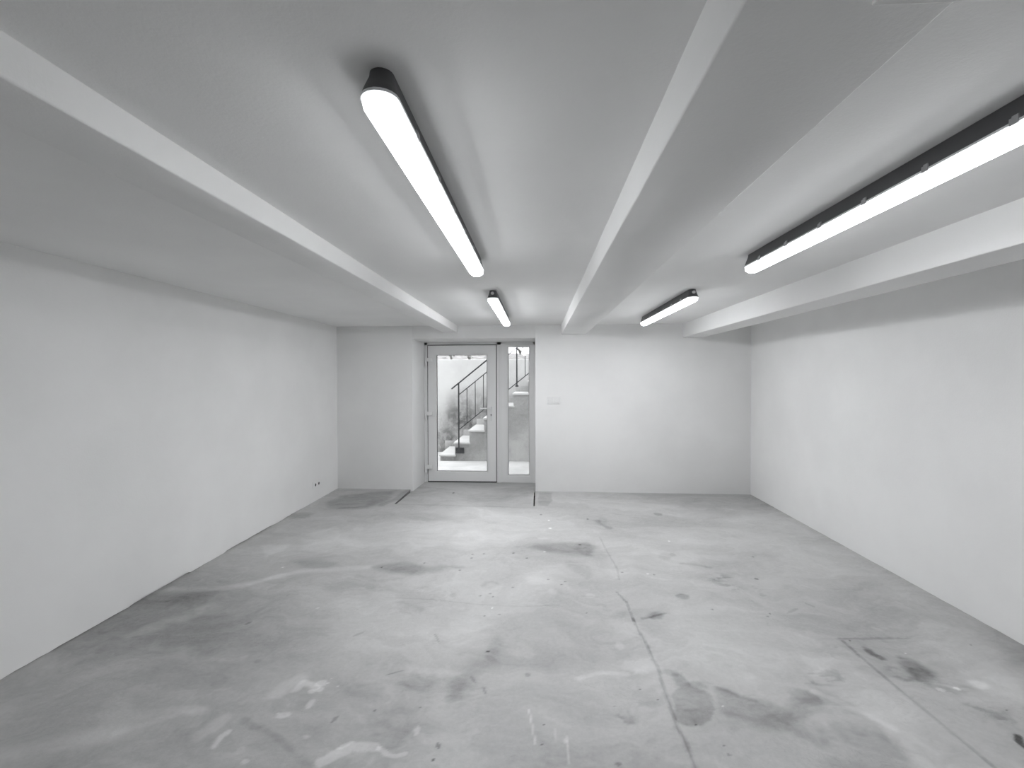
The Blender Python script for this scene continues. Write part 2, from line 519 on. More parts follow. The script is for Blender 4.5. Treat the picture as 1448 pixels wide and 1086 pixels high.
    ('e', 0.581, 5.399, 0.012, 0.022, 0, -0.26, 0.35, 0.002, 0),
    ('e', 0.038, 5.539, 0.013, 0.023, 0, -0.26, 0.35, 0.002, 0),
    ('e', 1.981, 4.345, 0.01, 0.013, 0, -0.26, 0.35, 0.002, 0),
    ('e', -1.362, 3.939, 0.009, 0.012, 0, -0.26, 0.35, 0.002, 0),
    ('e', -0.672, 3.915, 0.009, 0.012, 0, -0.26, 0.35, 0.002, 0),
    ('e', -0.231, 4.32, 0.01, 0.014, 0, -0.26, 0.35, 0.002, 0),
    ('e', -0.101, 4.207, 0.01, 0.014, 0, -0.26, 0.35, 0.002, 0),
    ('e', 0.614, 2.387, 0.006, 0.004, 0, -0.26, 0.35, 0.002, 0),
    ('e', 0.754, 2.221, 0.005, 0.004, 0, -0.26, 0.35, 0.002, 0),
    ('e', 0.389, 2.329, 0.005, 0.004, 0, -0.26, 0.35, 0.002, 0),
    ('e', 1.621, 3.306, 0.007, 0.008, 0, -0.26, 0.35, 0.002, 0),
    ('e', 1.587, 3.266, 0.007, 0.008, 0, -0.26, 0.35, 0.002, 0),
    ('e', 0.975, 3.912, 0.009, 0.012, 0, -0.26, 0.35, 0.002, 0),
    ('e', 0.716, 3.942, 0.009, 0.011, 0, -0.26, 0.35, 0.002, 0),
    ('e', 0.083, 3.772, 0.009, 0.01, 0, -0.26, 0.35, 0.002, 0),
    ('e', 1.242, 3.346, 0.008, 0.008, 0, -0.26, 0.35, 0.002, 0),
    ('e', -0.814, 2.237, 0.006, 0.004, 0, -0.26, 0.35, 0.002, 0),
    ('e', -0.591, 2.273, 0.006, 0.004, 0, -0.26, 0.35, 0.002, 0),
    ('e', 0.03, 2.187, 0.006, 0.004, 0, -0.26, 0.35, 0.002, 0),
    ('e', 0.016, 2.067, 0.005, 0.003, 0, -0.26, 0.35, 0.002, 0),
    ('e', 0.541, 2.465, 0.006, 0.004, 0, -0.26, 0.35, 0.002, 0),
    ('p', [(-1.579, 5.039), (-1.161, 5.315), (-0.488, 5.217), (-0.151, 4.767), (-0.263, 4.199), (-0.703, 4.096), (-1.244, 4.414)], 0.05, 0.15, 0.15, 0),  # pool of door daylight painted into the floor colour
    ('e', -0.774, 5.538, 0.342, 0.229, 0, 0.07, 0.5, 0.08, 0),  # door reflection on the floor, painted as lighter albedo
    ('e', -0.696, 4.716, 0.175, 0.292, 0, 0.05, 0.4, 0.1, 0),
    ('e', -0.035, 3.984, 0.245, 0.177, 0, 0.05, 0.5, 0.12, 0),
    ('e', -0.004, 3.77, 0.116, 0.093, 0, 0.06, 0.4, 0.06, 0),
    ('p', [(-2.507, 4.828), (-2.258, 4.934), (-1.916, 4.681), (-1.638, 4.34), (-1.851, 4.188), (-2.268, 4.272)], 0.055, 0.06, 0.08, 0),
    ('p', [(-2.726, 4.379), (-2.46, 4.43), (-2.438, 4.264), (-2.506, 4.121)], 0.075, 0.02, 0.03, 0),
    ('s', [(-2.888, 3.445), (-2.563, 3.473), (-2.351, 3.546), (-2.221, 3.669), (-2.006, 3.833), (-1.776, 3.874), (-1.486, 3.933)], 0.045, 0.1, 0.7, 0.04, 0),
    ('s', [(-2.255, 3.628), (-2.067, 3.773)], 0.06, 0.05, 0.6, 0.04, 0),
    ('s', [(-2.427, 1.849), (-2.224, 1.929), (-2.105, 1.976), (-1.965, 2.025)], 0.05, 0.085, 0.8, 0.03, 0),
    ('s', [(-1.965, 2.025), (-1.8, 2.137), (-1.672, 2.206)], 0.02, 0.04, 0.8, 0.03, 0),
    ('s', [(-2.604, 2.765), (-2.565, 2.908), (-2.477, 3.011), (-2.376, 3.182)], 0.075, 0.1, 0.6, 0.06, 1),
    ('s', [(-2.532, 2.421), (-2.453, 2.533), (-2.423, 2.72)], 0.06, 0.045, 0.7, 0.06, 1),
    ('s', [(-2.973, 2.367), (-2.909, 2.53)], 0.08, 0.03, 0.7, 0.06, 0),
    ('s', [(-2.838, 2.468), (-2.684, 2.611)], 0.05, 0.04, 0.7, 0.05, 0),
    ('s', [(-1.38, 2.347), (-1.349, 2.417), (-1.319, 2.466)], 0.045, 0.09, 0.5, 0.03, 0),
    ('s', [(-1.291, 2.368), (-1.283, 2.426), (-1.228, 2.411), (-1.194, 2.39)], 0.025, 0.15, 0.4, 0.02, 0),
    ('e', -1.183, 2.425, 0.03, 0.029, -35, 0.16, 0.25, 0.02, 0),
    ('e', -1.2, 2.357, 0.022, 0.018, 0, 0.15, 0.25, 0.02, 0),
    ('e', -1.167, 2.375, 0.019, 0.022, 0, 0.15, 0.25, 0.02, 0),
    ('e', -1.16, 2.264, 0.021, 0.034, 0, 0.16, 0.25, 0.03, 0),
    ('e', -1.26, 2.184, 0.031, 0.023, 0, 0.16, 0.25, 0.03, 0),
    ('s', [(-1.573, 2.037), (-1.55, 2.09), (-1.533, 2.155)], 0.03, 0.085, 0.5, 0.03, 0),
    ('s', [(-1.463, 1.981), (-1.474, 2.042), (-1.461, 2.073)], 0.014, 0.14, 0.5, 0.02, 0),
    ('e', -1.267, 1.903, 0.015, 0.014, 0, 0.13, 0.3, 0.02, 0),
    ('e', -1.725, 2.189, 0.092, 0.033, 0, 0.06, 0.5, 0.05, 1),
    ('e', -1.066, 2.051, 0.019, 0.012, 0, 0.1, 0.3, 0.02, 0),
    ('e', -1.324, 1.961, 0.019, 0.023, 0, 0.06, 0.3, 0.02, 0),
    ('s', [(-0.935, 1.924), (-0.889, 1.961), (-0.828, 2.007), (-0.733, 2.012)], 0.026, 0.19, 0.35, 0.02, 0),
    ('s', [(-0.893, 1.991), (-0.839, 2.034)], 0.012, 0.12, 0.4, 0.02, 0),
    ('s', [(-0.714, 2.005), (-0.664, 1.969), (-0.621, 1.963), (-0.585, 1.98)], 0.011, 0.16, 0.4, 0.015, 0),
    ('e', -0.567, 2.116, 0.013, 0.03, 0, 0.15, 0.3, 0.02, 0),
    ('e', -0.54, 2.878, 0.179, 0.141, 0, 0.045, 0.5, 0.12, 0),
    ('e', -0.483, 3.091, 0.125, 0.126, 0, 0.05, 0.4, 0.1, 0),
    ('e', -0.513, 2.333, 0.073, 0.103, 0, 0.04, 0.4, 0.1, 0),
    ('e', -0.602, 2.553, 0.2, 0.037, 0, 0.05, 0.5, 0.06, 0),
    ('p', [(0.451, 3.134), (0.588, 3.234), (0.681, 3.101), (0.607, 2.971), (0.467, 3.021)], 0.05, 0.04, 0.05, 0),
    ('e', 1.073, 3.209, 0.286, 0.373, 0, 0.035, 0.6, 0.2, 0),
    ('e', 1.24, 4.168, 0.311, 0.471, 0, 0.035, 0.6, 0.2, 0),
    ('e', 0.729, 4.029, 0.122, 0.239, 0, 0.05, 0.5, 0.1, 0),
    ('p', [(0.492, 2.707), (0.687, 2.751), (0.682, 2.651), (0.567, 2.582), (0.48, 2.64)], 0.075, 0.02, 0.03, 0),
    ('s', [(0.231, 2.546), (0.355, 2.602), (0.491, 2.59)], 0.018, 0.09, 0.5, 0.02, 0),
    ('p', [(2.22, 3.163), (2.415, 3.244), (2.617, 3.357), (2.717, 3.25), (2.784, 2.894), (2.496, 2.486), (2.32, 2.557), (2.425, 2.948), (2.254, 3.056)], 0.045, 0.03, 0.06, 0),
    ('p', [(1.542, 2.795), (1.792, 2.808), (1.806, 2.399), (1.794, 2.036), (1.746, 1.92), (1.633, 2.049), (1.595, 2.339), (1.514, 2.543)], 0.05, 0.03, 0.05, 0),
    ('s', [(1.45, 2.495), (1.558, 2.386), (1.671, 2.251)], 0.02, 0.07, 0.6, 0.02, 0),
    ('e', 2.368, 2.612, 0.046, 0.036, 0, 0.14, 0.4, 0.04, 1),
    ('e', 2.225, 2.563, 0.015, 0.014, 0, 0.3, 0.3, 0.01, 0),
    ('e', 2.133, 2.547, 0.019, 0.018, 0, 0.2, 0.3, 0.02, 0),
    ('p', [(1.307, 3.007), (1.715, 3.111), (1.667, 2.802), (1.379, 2.565), (1.162, 2.583), (1.083, 2.771)], 0.03, 0.08, 0.1, 0),
    ('s', [(2.574, 3.243), (2.462, 2.458)], 0.1, 0.03, 0.8, 0.05, 0),
    ('s', [(0.676, 2.88), (0.778, 2.94)], 0.05, 0.04, 0.6, 0.03, 0),
    ('e', 1.34, 2.17, 0.039, 0.034, 0, 0.07, 0.4, 0.05, 0),
    ('s', [(-0.046, 2.287), (-0.027, 2.171), (-0.013, 2.07)], 0.0045, 0.13, 0.5, 0.004, 0),
    ('s', [(0.129, 2.148), (0.133, 1.97)], 0.004, 0.1, 0.5, 0.004, 0),
    ('s', [(0.08, 2.167), (0.085, 2.043)], 0.004, 0.05, 0.5, 0.004, 0),
    ('e', 0.122, 2.093, 0.01, 0.012, 0, 0.12, 0.3, 0.005, 0),
    ('e', 0.502, 2.857, 0.026, 0.038, 0, 0.07, 0.3, 0.02, 0),
    ('e', 0.398, 3.506, 0.032, 0.034, 0, 0.08, 0.3, 0.02, 0),
    ('e', 0.105, 3.55, 0.038, 0.047, 0, 0.06, 0.3, 0.03, 0),
    ('e', 0.135, 5.05, 0.016, 0.023, 0, 0.35, 0.3, 0.002, 0),
    ('e', 0.126, 5.324, 0.012, 0.021, 0, 0.28, 0.35, 0.002, 0),
    ('e', 0.925, 3.923, 0.008, 0.012, 0, 0.28, 0.35, 0.002, 0),
    ('e', 1.322, 4.716, 0.01, 0.017, 0, 0.28, 0.35, 0.002, 0),
    ('e', 0.063, 4.37, 0.009, 0.014, 0, 0.28, 0.35, 0.002, 0),
    ('e', -0.329, 3.286, 0.007, 0.008, 0, 0.28, 0.35, 0.002, 0),
    ('e', -1.29, 2.192, 0.005, 0.004, 0, 0.28, 0.35, 0.002, 0),
    ('e', -1.145, 2.463, 0.005, 0.004, 0, 0.28, 0.35, 0.002, 0),
    ('e', -1.137, 2.428, 0.005, 0.004, 0, 0.28, 0.35, 0.002, 0),
    ('e', -1.075, 2.402, 0.006, 0.004, 0, 0.28, 0.35, 0.002, 0),
    ('e', -2.229, 3.896, 0.009, 0.012, 0, 0.28, 0.35, 0.002, 0),
    ('e', -1.588, 3.222, 0.007, 0.008, 0, 0.28, 0.35, 0.002, 0),
    ('e', 0.929, 2.358, 0.005, 0.004, 0, 0.28, 0.35, 0.002, 0),
    ('e', 2.2, 2.871, 0.006, 0.006, 0, 0.28, 0.35, 0.002, 0),
    ('e', -0.504, 1.936, 0.004, 0.003, 0, 0.28, 0.35, 0.002, 0),
    ('s', [(0.641, 4.806), (0.653, 4.49), (0.666, 4.313), (0.687, 4.012), (0.668, 3.802)], 0.007, -0.09, 0.7, 0.006, 0),
    ('s', [(0.606, 3.574), (0.652, 3.42), (0.648, 3.218), (0.66, 3.006), (0.676, 2.88), (0.675, 2.736), (0.682, 2.651), (0.673, 2.528), (0.669, 2.39), (0.665, 2.28), (0.658, 2.198), (0.67, 2.13), (0.665, 1.955)], 0.009, -0.14, 0.7, 0.006, 0),
    ('s', [(0.648, 3.218), (0.652, 3.144)], 0.01, -0.12, 0.6, 0.006, 0),
    ('s', [(-1.152, 3.405), (-0.796, 3.39), (-0.417, 3.334), (-0.106, 3.318), (0.151, 3.352)], 0.007, -0.06, 0.7, 0.008, 0),
    ('s', [(1.912, 2.99), (1.91, 2.747), (1.918, 2.455), (1.927, 2.243), (1.935, 2.03)], 0.009, -0.12, 0.7, 0.004, 0),
    ('s', [(1.878, 3.012), (2.37, 3.038)], 0.012, -0.1, 0.8, 0.01, 0),
    ('s', [(1.912, 3.038), (1.896, 2.813)], 0.02, -0.06, 0.8, 0.01, 0),
    ('s', [(0.318, 3.502), (0.454, 3.487)], 0.006, -0.09, 0.6, 0.01, 0),
    ('s', [(0.857, 5.55), (1.201, 5.483)], 0.006, -0.05, 0.6, 0.01, 0),
    ('s', [(1.878, 6.09), (2.278, 6.075)], 0.006, -0.09, 0.6, 0.01, 0),
]

M = {}
M['wall'] = plaster('white_wall_plaster', .84)
M['rear'] = plaster('grey_rear_wall', .42)  # unseen wall, greyed to cut the light bounced near the viewer
M['ceil'] = plaster('white_ceiling_plaster', .83, .025)
M['floor'] = concrete_floor()
M['pvc'] = plain('white_plastic_frame', (.80, .80, .80), .35)
M['seal'] = plain('dark_grey_gap_shade', (.12, .12, .12), .7)  # dark strip colour painting the shadow line round the door leaf
M['gasket'] = plain('black_gasket', (.02, .02, .022), .6)
M['glass'] = glass_mat()
M['housing'] = plain('grey_lamp_housing', (.10, .10, .105), .5)
M['rim'] = plain('clear_lamp_rim', (.82, .83, .85), .3)
M['clip'] = plain('grey_lamp_clip', (.42, .42, .43), .4)
M['gland'] = plain('pale_cable_gland', (.72, .72, .72), .45)
M['diffuser'] = emitter('lit_diffuser', (.965, .977, 1.0), LAMP)
M['glow'] = emitter('softly_lit_diffuser_side', (.965, .98, 1.0), GLOW)
M['switch'] = plain('white_switch_plastic', (.82, .82, .82), .35)
M['hole'] = plain('socket_hole_black', (.03, .03, .03), .6)
M['steel'] = plain('dark_painted_steel', (.016, .017, .019), .55, 0)
M['silver'] = plain('brushed_aluminium', (.78, .78, .79), .35, .3)
M['pave'] = outside_concrete('pale_pavement', .46, 'xy', [], mottling=.10)
M['retain'] = outside_concrete('stained_render', .385, 'xz', [
    (-1.42, .95, .55, .42, 0, -.19, .5),
    (-1.75, .45, .45, .55, 0, -.18, .5),
    (-.75, 1.0, .45, .28, 0, -.14, .5),
    (-2.05, .15, .3, .35, 0, -.15, .5),
], mottling=.05)
M['stair'] = outside_concrete('grey_stair_concrete', .37, 'xz', [
    (-1.35, .25, .6, .35, 10, -.09, .6),
    (-.9, .75, .3, .25, 0, -.12, .6),
    (-.35, 1.1, .4, .35, 0, -.11, .6),
    (-1.9, .10, .5, .12, 0, -.12, .6),
], mottling=.13)
M['tread'] = outside_concrete('white_tread_stone', .47, 'xy', [], mottling=.06)
M['soil'] = plain('leaf_strewn_soil', (.17, .165, .16), .95, noise=.6, nscale=9, bump=.6, bscale=12)
M['leaf'] = plain('grey_green_leaf', (.16, .17, .15), .6, noise=.4, nscale=14)
M['twig'] = plain('dark_twig', (.10, .095, .09), .8)


# ------------------------------------------------------------------ room shell
def floor_z(x, y):
    return max(0.0, (y - 3.0) / 3.657) * (.0145 - .0034 * x)


def slab_z(y):
    if y <= 6.657:
        t = (y - 5.90) / .757
        return .0135 * (1 - t) - .002 * t
    t = min(1.0, (y - 6.657) / (YD - 6.657))
    return -.002 - .026 * t


def value_noise(x, y, seed):
    rs = np.random.RandomState(seed)
    T = rs.rand(256, 256)
    xi, yi = np.floor(x).astype(int), np.floor(y).astype(int)
    fx, fy = x - xi, y - yi
    fx, fy = fx * fx * (3 - 2 * fx), fy * fy * (3 - 2 * fy)
    g = lambda i, j: T[(xi + i) % 256, (yi + j) % 256]
    return (g(0, 0) * (1 - fx) + g(1, 0) * fx) * (1 - fy) + (g(0, 1) * (1 - fx) + g(1, 1) * fx) * fy


def fbm(x, y, scale, seed, octaves=5, gain=.5):
    v, amp, tot = 0, 1.0, 0
    for k in range(octaves):
        v = v + amp * value_noise(x * scale * 2 ** k + 17.3 * k, y * scale * 2 ** k + 5.1 * k, seed + k)
        tot += amp
        amp *= gain
    return v / tot - .5


def sstep(t):
    t = np.clip(t, 0, 1)
    return t * t * (3 - 2 * t)


def wear_shading_layer(x, y):
    """albedo of the concrete at floor points x, y"""
    qx = fbm(x, y, 2.2, 11, 5) * .5
    qy = fbm(x, y, 2.2, 31, 5) * .5
    v = .455 + .17 * fbm(x + qx, y + qy, .9, 51, 5) + .14 * fbm(x * .7 + qx * .8, (y + qy) * 1.7, 3.0, 71, 5, .6)
    n9 = fbm(x * .8 + qx, y * 1.3 + qy, 9, 201, 5, .68)
    n30 = fbm(x + qx * 2, y + qy * 2, 26, 221, 4, .65)
    v = v + .065 * n9 + .06 * n30
    # thin pale skins of cement laitance and darker worn bands with crisp edges
    sk = fbm(x * .6 + qx * 1.3, y * 1.2 + qy * 1.3, 1.7, 241, 6, .6)
    v = v + .030 * sstep((sk - .05) / .03) - .028 * sstep((-.07 - sk) / .03)
    mod = np.clip(.95 + 1.1 * fbm(x * .8 + qx, y * 1.5 + qy, 7, 261, 5, .65), .15, 1.35)
    wx = fbm(x, y, 3.4, 91, 7, .64) * 2.4
    wy = fbm(x, y, 3.4, 121, 7, .64) * 2.4
    tex = sstep((fbm(x + qx * .4, (y + qy * .4), 5.5, 151, 5, .6) + .10) / .18)
    tex2 = sstep((fbm(x * .8 + wx * .06, y * 1.6 + wy * .06, 11, 171, 4, .6) + .05) / .14)
    texs = {0: 1, 1: .35 + .65 * tex, 2: tex2}

    def win(x0, x1, y0, y1, pad):
        return np.nonzero((x > x0 - pad) & (x < x1 + pad) & (y > y0 - pad) & (y < y1 + pad))

    def pick(t, idx):
        return t if np.isscalar(t) else t[idx]
    for sh in FLOOR_WEAR_AND_SHADING:
        if sh[0] == 'e':
            _, cx, cy, rx, ry, rot, d, soft, wp, tx = sh
            r = max(rx, ry) * (1 + soft)
            i = win(cx - r, cx + r, cy - r, cy + r, wp)
            dx, dy = x[i] + wx[i] * wp - cx, y[i] + wy[i] * wp - cy
            a = math.radians(rot)
            ux, uy = dx * math.cos(a) + dy * math.sin(a), -dx * math.sin(a) + dy * math.cos(a)
            q = np.sqrt((ux / max(rx, .004)) ** 2 + (uy / max(ry, .004)) ** 2)
            m = 1.0
            if rx > .03:
                q = q + .5 * n9[i] + .35 * n30[i]
                m = mod[i]
            v[i] += d * m * pick(texs[tx], i) * (1 - sstep((q - (1 - soft)) / (2 * soft)))
        else:
            if sh[0] == 's':
                _, pts, w, d, soft, wp, tx = sh
            else:
                _, pts, d, soft, wp, tx = sh
                w = 0
            xs_, ys_ = [p[0] for p in pts], [p[1] for p in pts]
            i = win(min(xs_), max(xs_), min(ys_), max(ys_), w * 2 + soft + wp)
            px, py = x[i] + wx[i] * wp, y[i] + wy[i] * wp
            best = np.full(px.shape, 1e9)
            inside = np.zeros(px.shape, bool)
            seq = list(zip(pts, pts[1:])) if sh[0] == 's' else list(zip(pts, pts[1:] + pts[:1]))
            for (ax, ay), (bx, by) in seq:
                ex, ey = bx - ax, by - ay
                t = np.clip(((px - ax) * ex + (py - ay) * ey) / max(ex * ex + ey * ey, 1e-9), 0, 1)
                dd = np.hypot(px - ax - t * ex, py - ay - t * ey)
                if len(pts) == 2:                      # single scuffs taper to both ends
                    dd = dd / (1 - .8 * (2 * t - 1) ** 2)
                best = np.minimum(best, dd)
                if sh[0] == 'p' and ay != by:
                    c = ((ay > py) != (by > py)) & (px < ex * (py - ay) / (by - ay) + ax)
                    inside ^= c
            m = mod[i] if w > .008 or w == 0 else np.clip(1 + 1.2 * n30[i], .5, 1.3)
            if sh[0] == 's':
                best = best + w * (.6 * n9[i] + .8 * n30[i])
                mk = 1 - sstep((best / w - (1 - soft)) / (2 * soft))
            else:
                sd = np.where(inside, best, -best) + (.02 + soft * .5) * n9[i] + .02 * n30[i]
                mk = sstep((sd + soft) / (2 * soft))
            v[i] += d * m * mk * pick(texs[tx], i)
    return np.clip(v, .06, .78)


def make_floor():
    SX0, SX1 = -1.846, -.056       # slab in front of the door
    GX0, GX1 = -1.868, -.036       # joints either side of it
    SY = 5.90
    V, Fc, W = [], [], []
    base = 0

    def grid(xs, ys, zf, keep):
        nonlocal base
        X, Y = np.meshgrid(xs, ys, indexing='ij')
        Z = np.vectorize(zf)(X, Y)
        V.append(np.stack([X.ravel(), Y.ravel(), Z.ravel()], 1))
        W.append(wear_shading_layer(X.ravel(), Y.ravel()))
        nx, ny = len(xs), len(ys)
        I, J = np.meshgrid(np.arange(nx - 1), np.arange(ny - 1), indexing='ij')
        xm = (xs[:-1] + xs[1:]) / 2
        ym = (ys[:-1] + ys[1:]) / 2
        k = keep(xm[:, None], ym[None, :]) & np.ones((nx - 1, ny - 1), bool)
        I, J = I[k], J[k]
        q = np.stack([I * ny + J, (I + 1) * ny + J, (I + 1) * ny + J + 1, I * ny + J + 1], 1) + base
        Fc.append(q)
        base += nx * ny

    def extra(pts, w=.40):
        nonlocal base
        V.append(np.array(pts, float))
        W.append(np.full(4, w))
        Fc.append(np.array([[base, base + 1, base + 2, base + 3]]))
        base += 4

    def snapped(a, b, step, cuts):
        pts = [a] + [c for c in sorted(cuts) if a < c < b] + [b]
        out = []
        for p, q in zip(pts, pts[1:]):
            n = max(1, int(round((q - p) / step)))
            out += [p + (q - p) * k / n for k in range(n)]
        return np.array(out + [b])
    xs = snapped(XL - .12, XR + .12, .0105, [GX0, SX0, SX1, GX1])
    ys = np.concatenate([np.array([YF - .1, -2, 0, .8]), snapped(1.4, 3.2, .0075, [])[:-1], snapped(3.2, 4.6, .010, [])[:-1], snapped(4.6, YB + .08, .014, [SY, YB])])

    def keep_main(x, y):
        return ~(((x > GX0) & (x < GX1)) & (y > SY))
    grid(xs, ys, floor_z, keep_main)
    xs2 = xs[(xs >= SX0 - 1e-6) & (xs <= SX1 + 1e-6)]
    ys2 = snapped(SY, YB, .014, [])
    grid(xs2, ys2, lambda x, y: slab_z(y), lambda x, y: (x > -99) & (y > -99))
    xs3 = np.linspace(RX0 - .05, RX1 + .05, 120)
    ys3 = snapped(YB, YD + .3, .014, [YD])
    grid(xs3, ys3, lambda x, y: slab_z(y), lambda x, y: (x > -99) & (y > -99))
    for (a, b) in ((GX0, SX0), (SX1, GX1)):
        extra([(a, SY, -.05), (b, SY, -.05), (b, YB, -.05), (a, YB, -.05)], .12)
        extra([(a, SY, -.05), (b, SY, -.05), (b, SY, .012), (a, SY, .012)], .2)
    for xa in (GX0, GX1):
        extra([(xa, SY, -.05), (xa, YB, -.05), (xa, YB, floor_z(xa, YB)), (xa, SY, floor_z(xa, SY))], .2)
    for xa in (SX0, SX1):
        extra([(xa, SY, -.05), (xa, YB, -.05), (xa, YB, slab_z(YB)), (xa, SY, slab_z(SY))], .2)
    extra([(XL - .12, YF - .1, -.12), (XL - .12, YD + .3, -.12), (XR + .12, YD + .3, -.12), (XR + .12, YF - .1, -.12)])
    V, Fc, W = np.concatenate(V), np.concatenate(Fc), np.concatenate(W)
    me = bpy.data.meshes.new('floor')
    me.vertices.add(len(V))
    me.vertices.foreach_set('co', V.astype(np.float32).ravel())
    me.loops.add(len(Fc) * 4)
    me.loops.foreach_set('vertex_index', Fc.astype(np.int32).ravel())
    me.polygons.add(len(Fc))
    me.polygons.foreach_set('loop_start', np.arange(0, len(Fc) * 4, 4, dtype=np.int32))
    me.update(calc_edges=True)
    me.validate()
    at = me.attributes.new('wear_and_shading', 'FLOAT', 'POINT')
    at.data.foreach_set('value', W.astype(np.float32))
    me.materials.append(M['floor'])
    o = bpy.data.objects.new('floor', me)
    COL.objects.link(o)
    return tag(o, 'bare stained grey concrete floor of the basement room', 'floor', kind='structure')


make_floor()


def skin_wall(name, axis, pos, inward, a0, a1, z1, gaps, label, holes=None):
    """A wall slab with a plaster skin that stops a little short of the floor where gaps says so."""
    mb = MB()
    s = -1 if inward > 0 else 1
    back = pos + s * .02
    far = pos + s * .25

    def P(a, d, z):
        return (d, a, z) if axis == 'x' else (a, d, z)
    rnd = random.Random(len(name) * 7 + 3)
    n = int((a1 - a0) / .06)
    zb = []
    for i in range(n + 1):
        a = a0 + (a1 - a0) * i / n
        g = 0.0
        for (g0, g1, h) in gaps:
            if g0 < a < g1:
                g = max(g, h * (.35 + .65 * rnd.random()))
        fz = floor_z(pos if axis == 'x' else a, a if axis == 'x' else pos)
        zb.append((a, fz + g + (rnd.random() * .003 if gaps else -.02)))
    for (p, q) in zip(zb, zb[1:]):
        mb.quad([P(p[0], pos, p[1]), P(q[0], pos, q[1]), P(q[0], pos, z1), P(p[0], pos, z1)])
        mb.quad([P(p[0], pos, p[1]), P(q[0], pos, q[1]), P(q[0], back, q[1]), P(p[0], back, p[1])])
    lo, hi = sorted((back, far))
    if axis == 'x':
        mb.box(lo, hi, a0, a1, -.12, z1)
    else:
        mb.box(a0, a1, lo, hi, -.12, z1)
    o = mb.build(name, M['wall'], normals=False)
    bmf = bmesh.new(); bmf.from_mesh(o.data)
    bmesh.ops.recalc_face_normals(bmf, faces=bmf.faces[:])
    bmf.to_mesh(o.data); bmf.free()
    return tag(o, label, 'wall', kind='structure')


skin_wall('wall_left', 'x', XL, 1, YF - .1, YB + .1, CEIL + .15,
          [(3.2, 3.75, .022), (4.2, 5.0, .018), (2.4, 3.2, .006), (5.2, 5.6, .010)], 'plain white plastered wall on the left, socket near its far end')
skin_wall('wall_right', 'x', XR, -1, YF - .1, YB + .1, CEIL + .15, [(2.0, 2.4, .004)], 'plain white plastered wall on the right with no fittings')
o = MB().box(XL - .3, XR + .3, YF - .25, YF, -.12, CEIL + .15).build('wall_front', M['rear'])
tag(o, 'unseen grey wall behind the viewer, made dark to dim the near room', 'wall', kind='structure')


def back_wall():
    mb = MB()
    T = YB + 1.0
    Z1 = 3.4
    # left of the opening, right of it, above it; bevelled plaster corners at the reveal
    mb.box(XL - .3, RX0, YB, T, -.12, Z1, .006, 2)
    mb.box(RX1, XR + .3, YB, T, -.12, Z1, .006, 2)
    mb.box(RX0 - .01, RX1 + .01, YB + .0005, T, RZ, Z1, .006, 2)
    o = mb.build('wall_back', M['wall'])
    smooth_by_angle(o, 50)
    return tag(o, 'far white wall with the deep door opening and the light switch', 'wall', kind='structure')


back_wall()
o = MB().box(XL - .25, XR + .25, YF - .25, YB + .001, CEIL, CEIL + .3).build('ceiling', M['ceil'])
tag(o, 'flat white plastered ceiling between the beams', 'ceiling', kind='structure')


def beam(x0, x1, zb, y0, y1, label, seed):
    """A plastered beam with slightly wandering arrises."""
    mb = MB()
    rnd = random.Random(seed)
    n = 44
    prof = []
    for i in range(n + 1):
        y = y0 + (y1 - y0) * i / n
        j = lambda s=.0022: rnd.uniform(-s, s)
        c = .006
        prof.append([(x0 + j(.001), y, CEIL + .05), (x0 + j(.0012), y, zb + c), (x0 + c * .3, y, zb + c * .3 + j(.001)), (x0 + c, y, zb + j(.0008)),
                     (x1 - c, y, zb + j(.0008)), (x1 - c * .3, y, zb + c * .3 + j(.001)), (x1 + j(.0012), y, zb + c), (x1 + j(.001), y, CEIL + .05)])
    vs = [[mb.bm.verts.new(p) for p in r] for r in prof]
    for A, B in zip(vs, vs[1:]):
        for i in range(7):
            mb.bm.faces.new((A[i], A[i + 1], B[i + 1], B[i]))
        mb.bm.faces.new((A[7], A[0], B[0], B[7]))
    mb.bm.faces.new(vs[0]); mb.bm.faces.new(vs[-1][::-1])
    o = mb.build('ceiling_beam', M['ceil'])
    smooth_by_angle(o, 60)
    return tag(o, label, 'beam', kind='structure')


beam(-1.379, -1.1645, 2.3176, YF, YB + .02, 'shallow white ceiling beam nearest the left wall', 1)
beam(.3415, .693, 2.282, YF, YB + .02, 'broad white ceiling beam between the two rows of lamps', 2)
beam(2.0545, 2.3428, 2.2257, YF, YB + .02, 'deep white ceiling beam nearest the right wall', 3)
o = MB().box(.545, XR + .02, .38, .792, 2.265, CEIL + .05, .0015).build('ceiling_beam', M['ceil'])
tag(o, 'white cross beam overhead that cuts across the broad beam', 'beam', kind='structure')


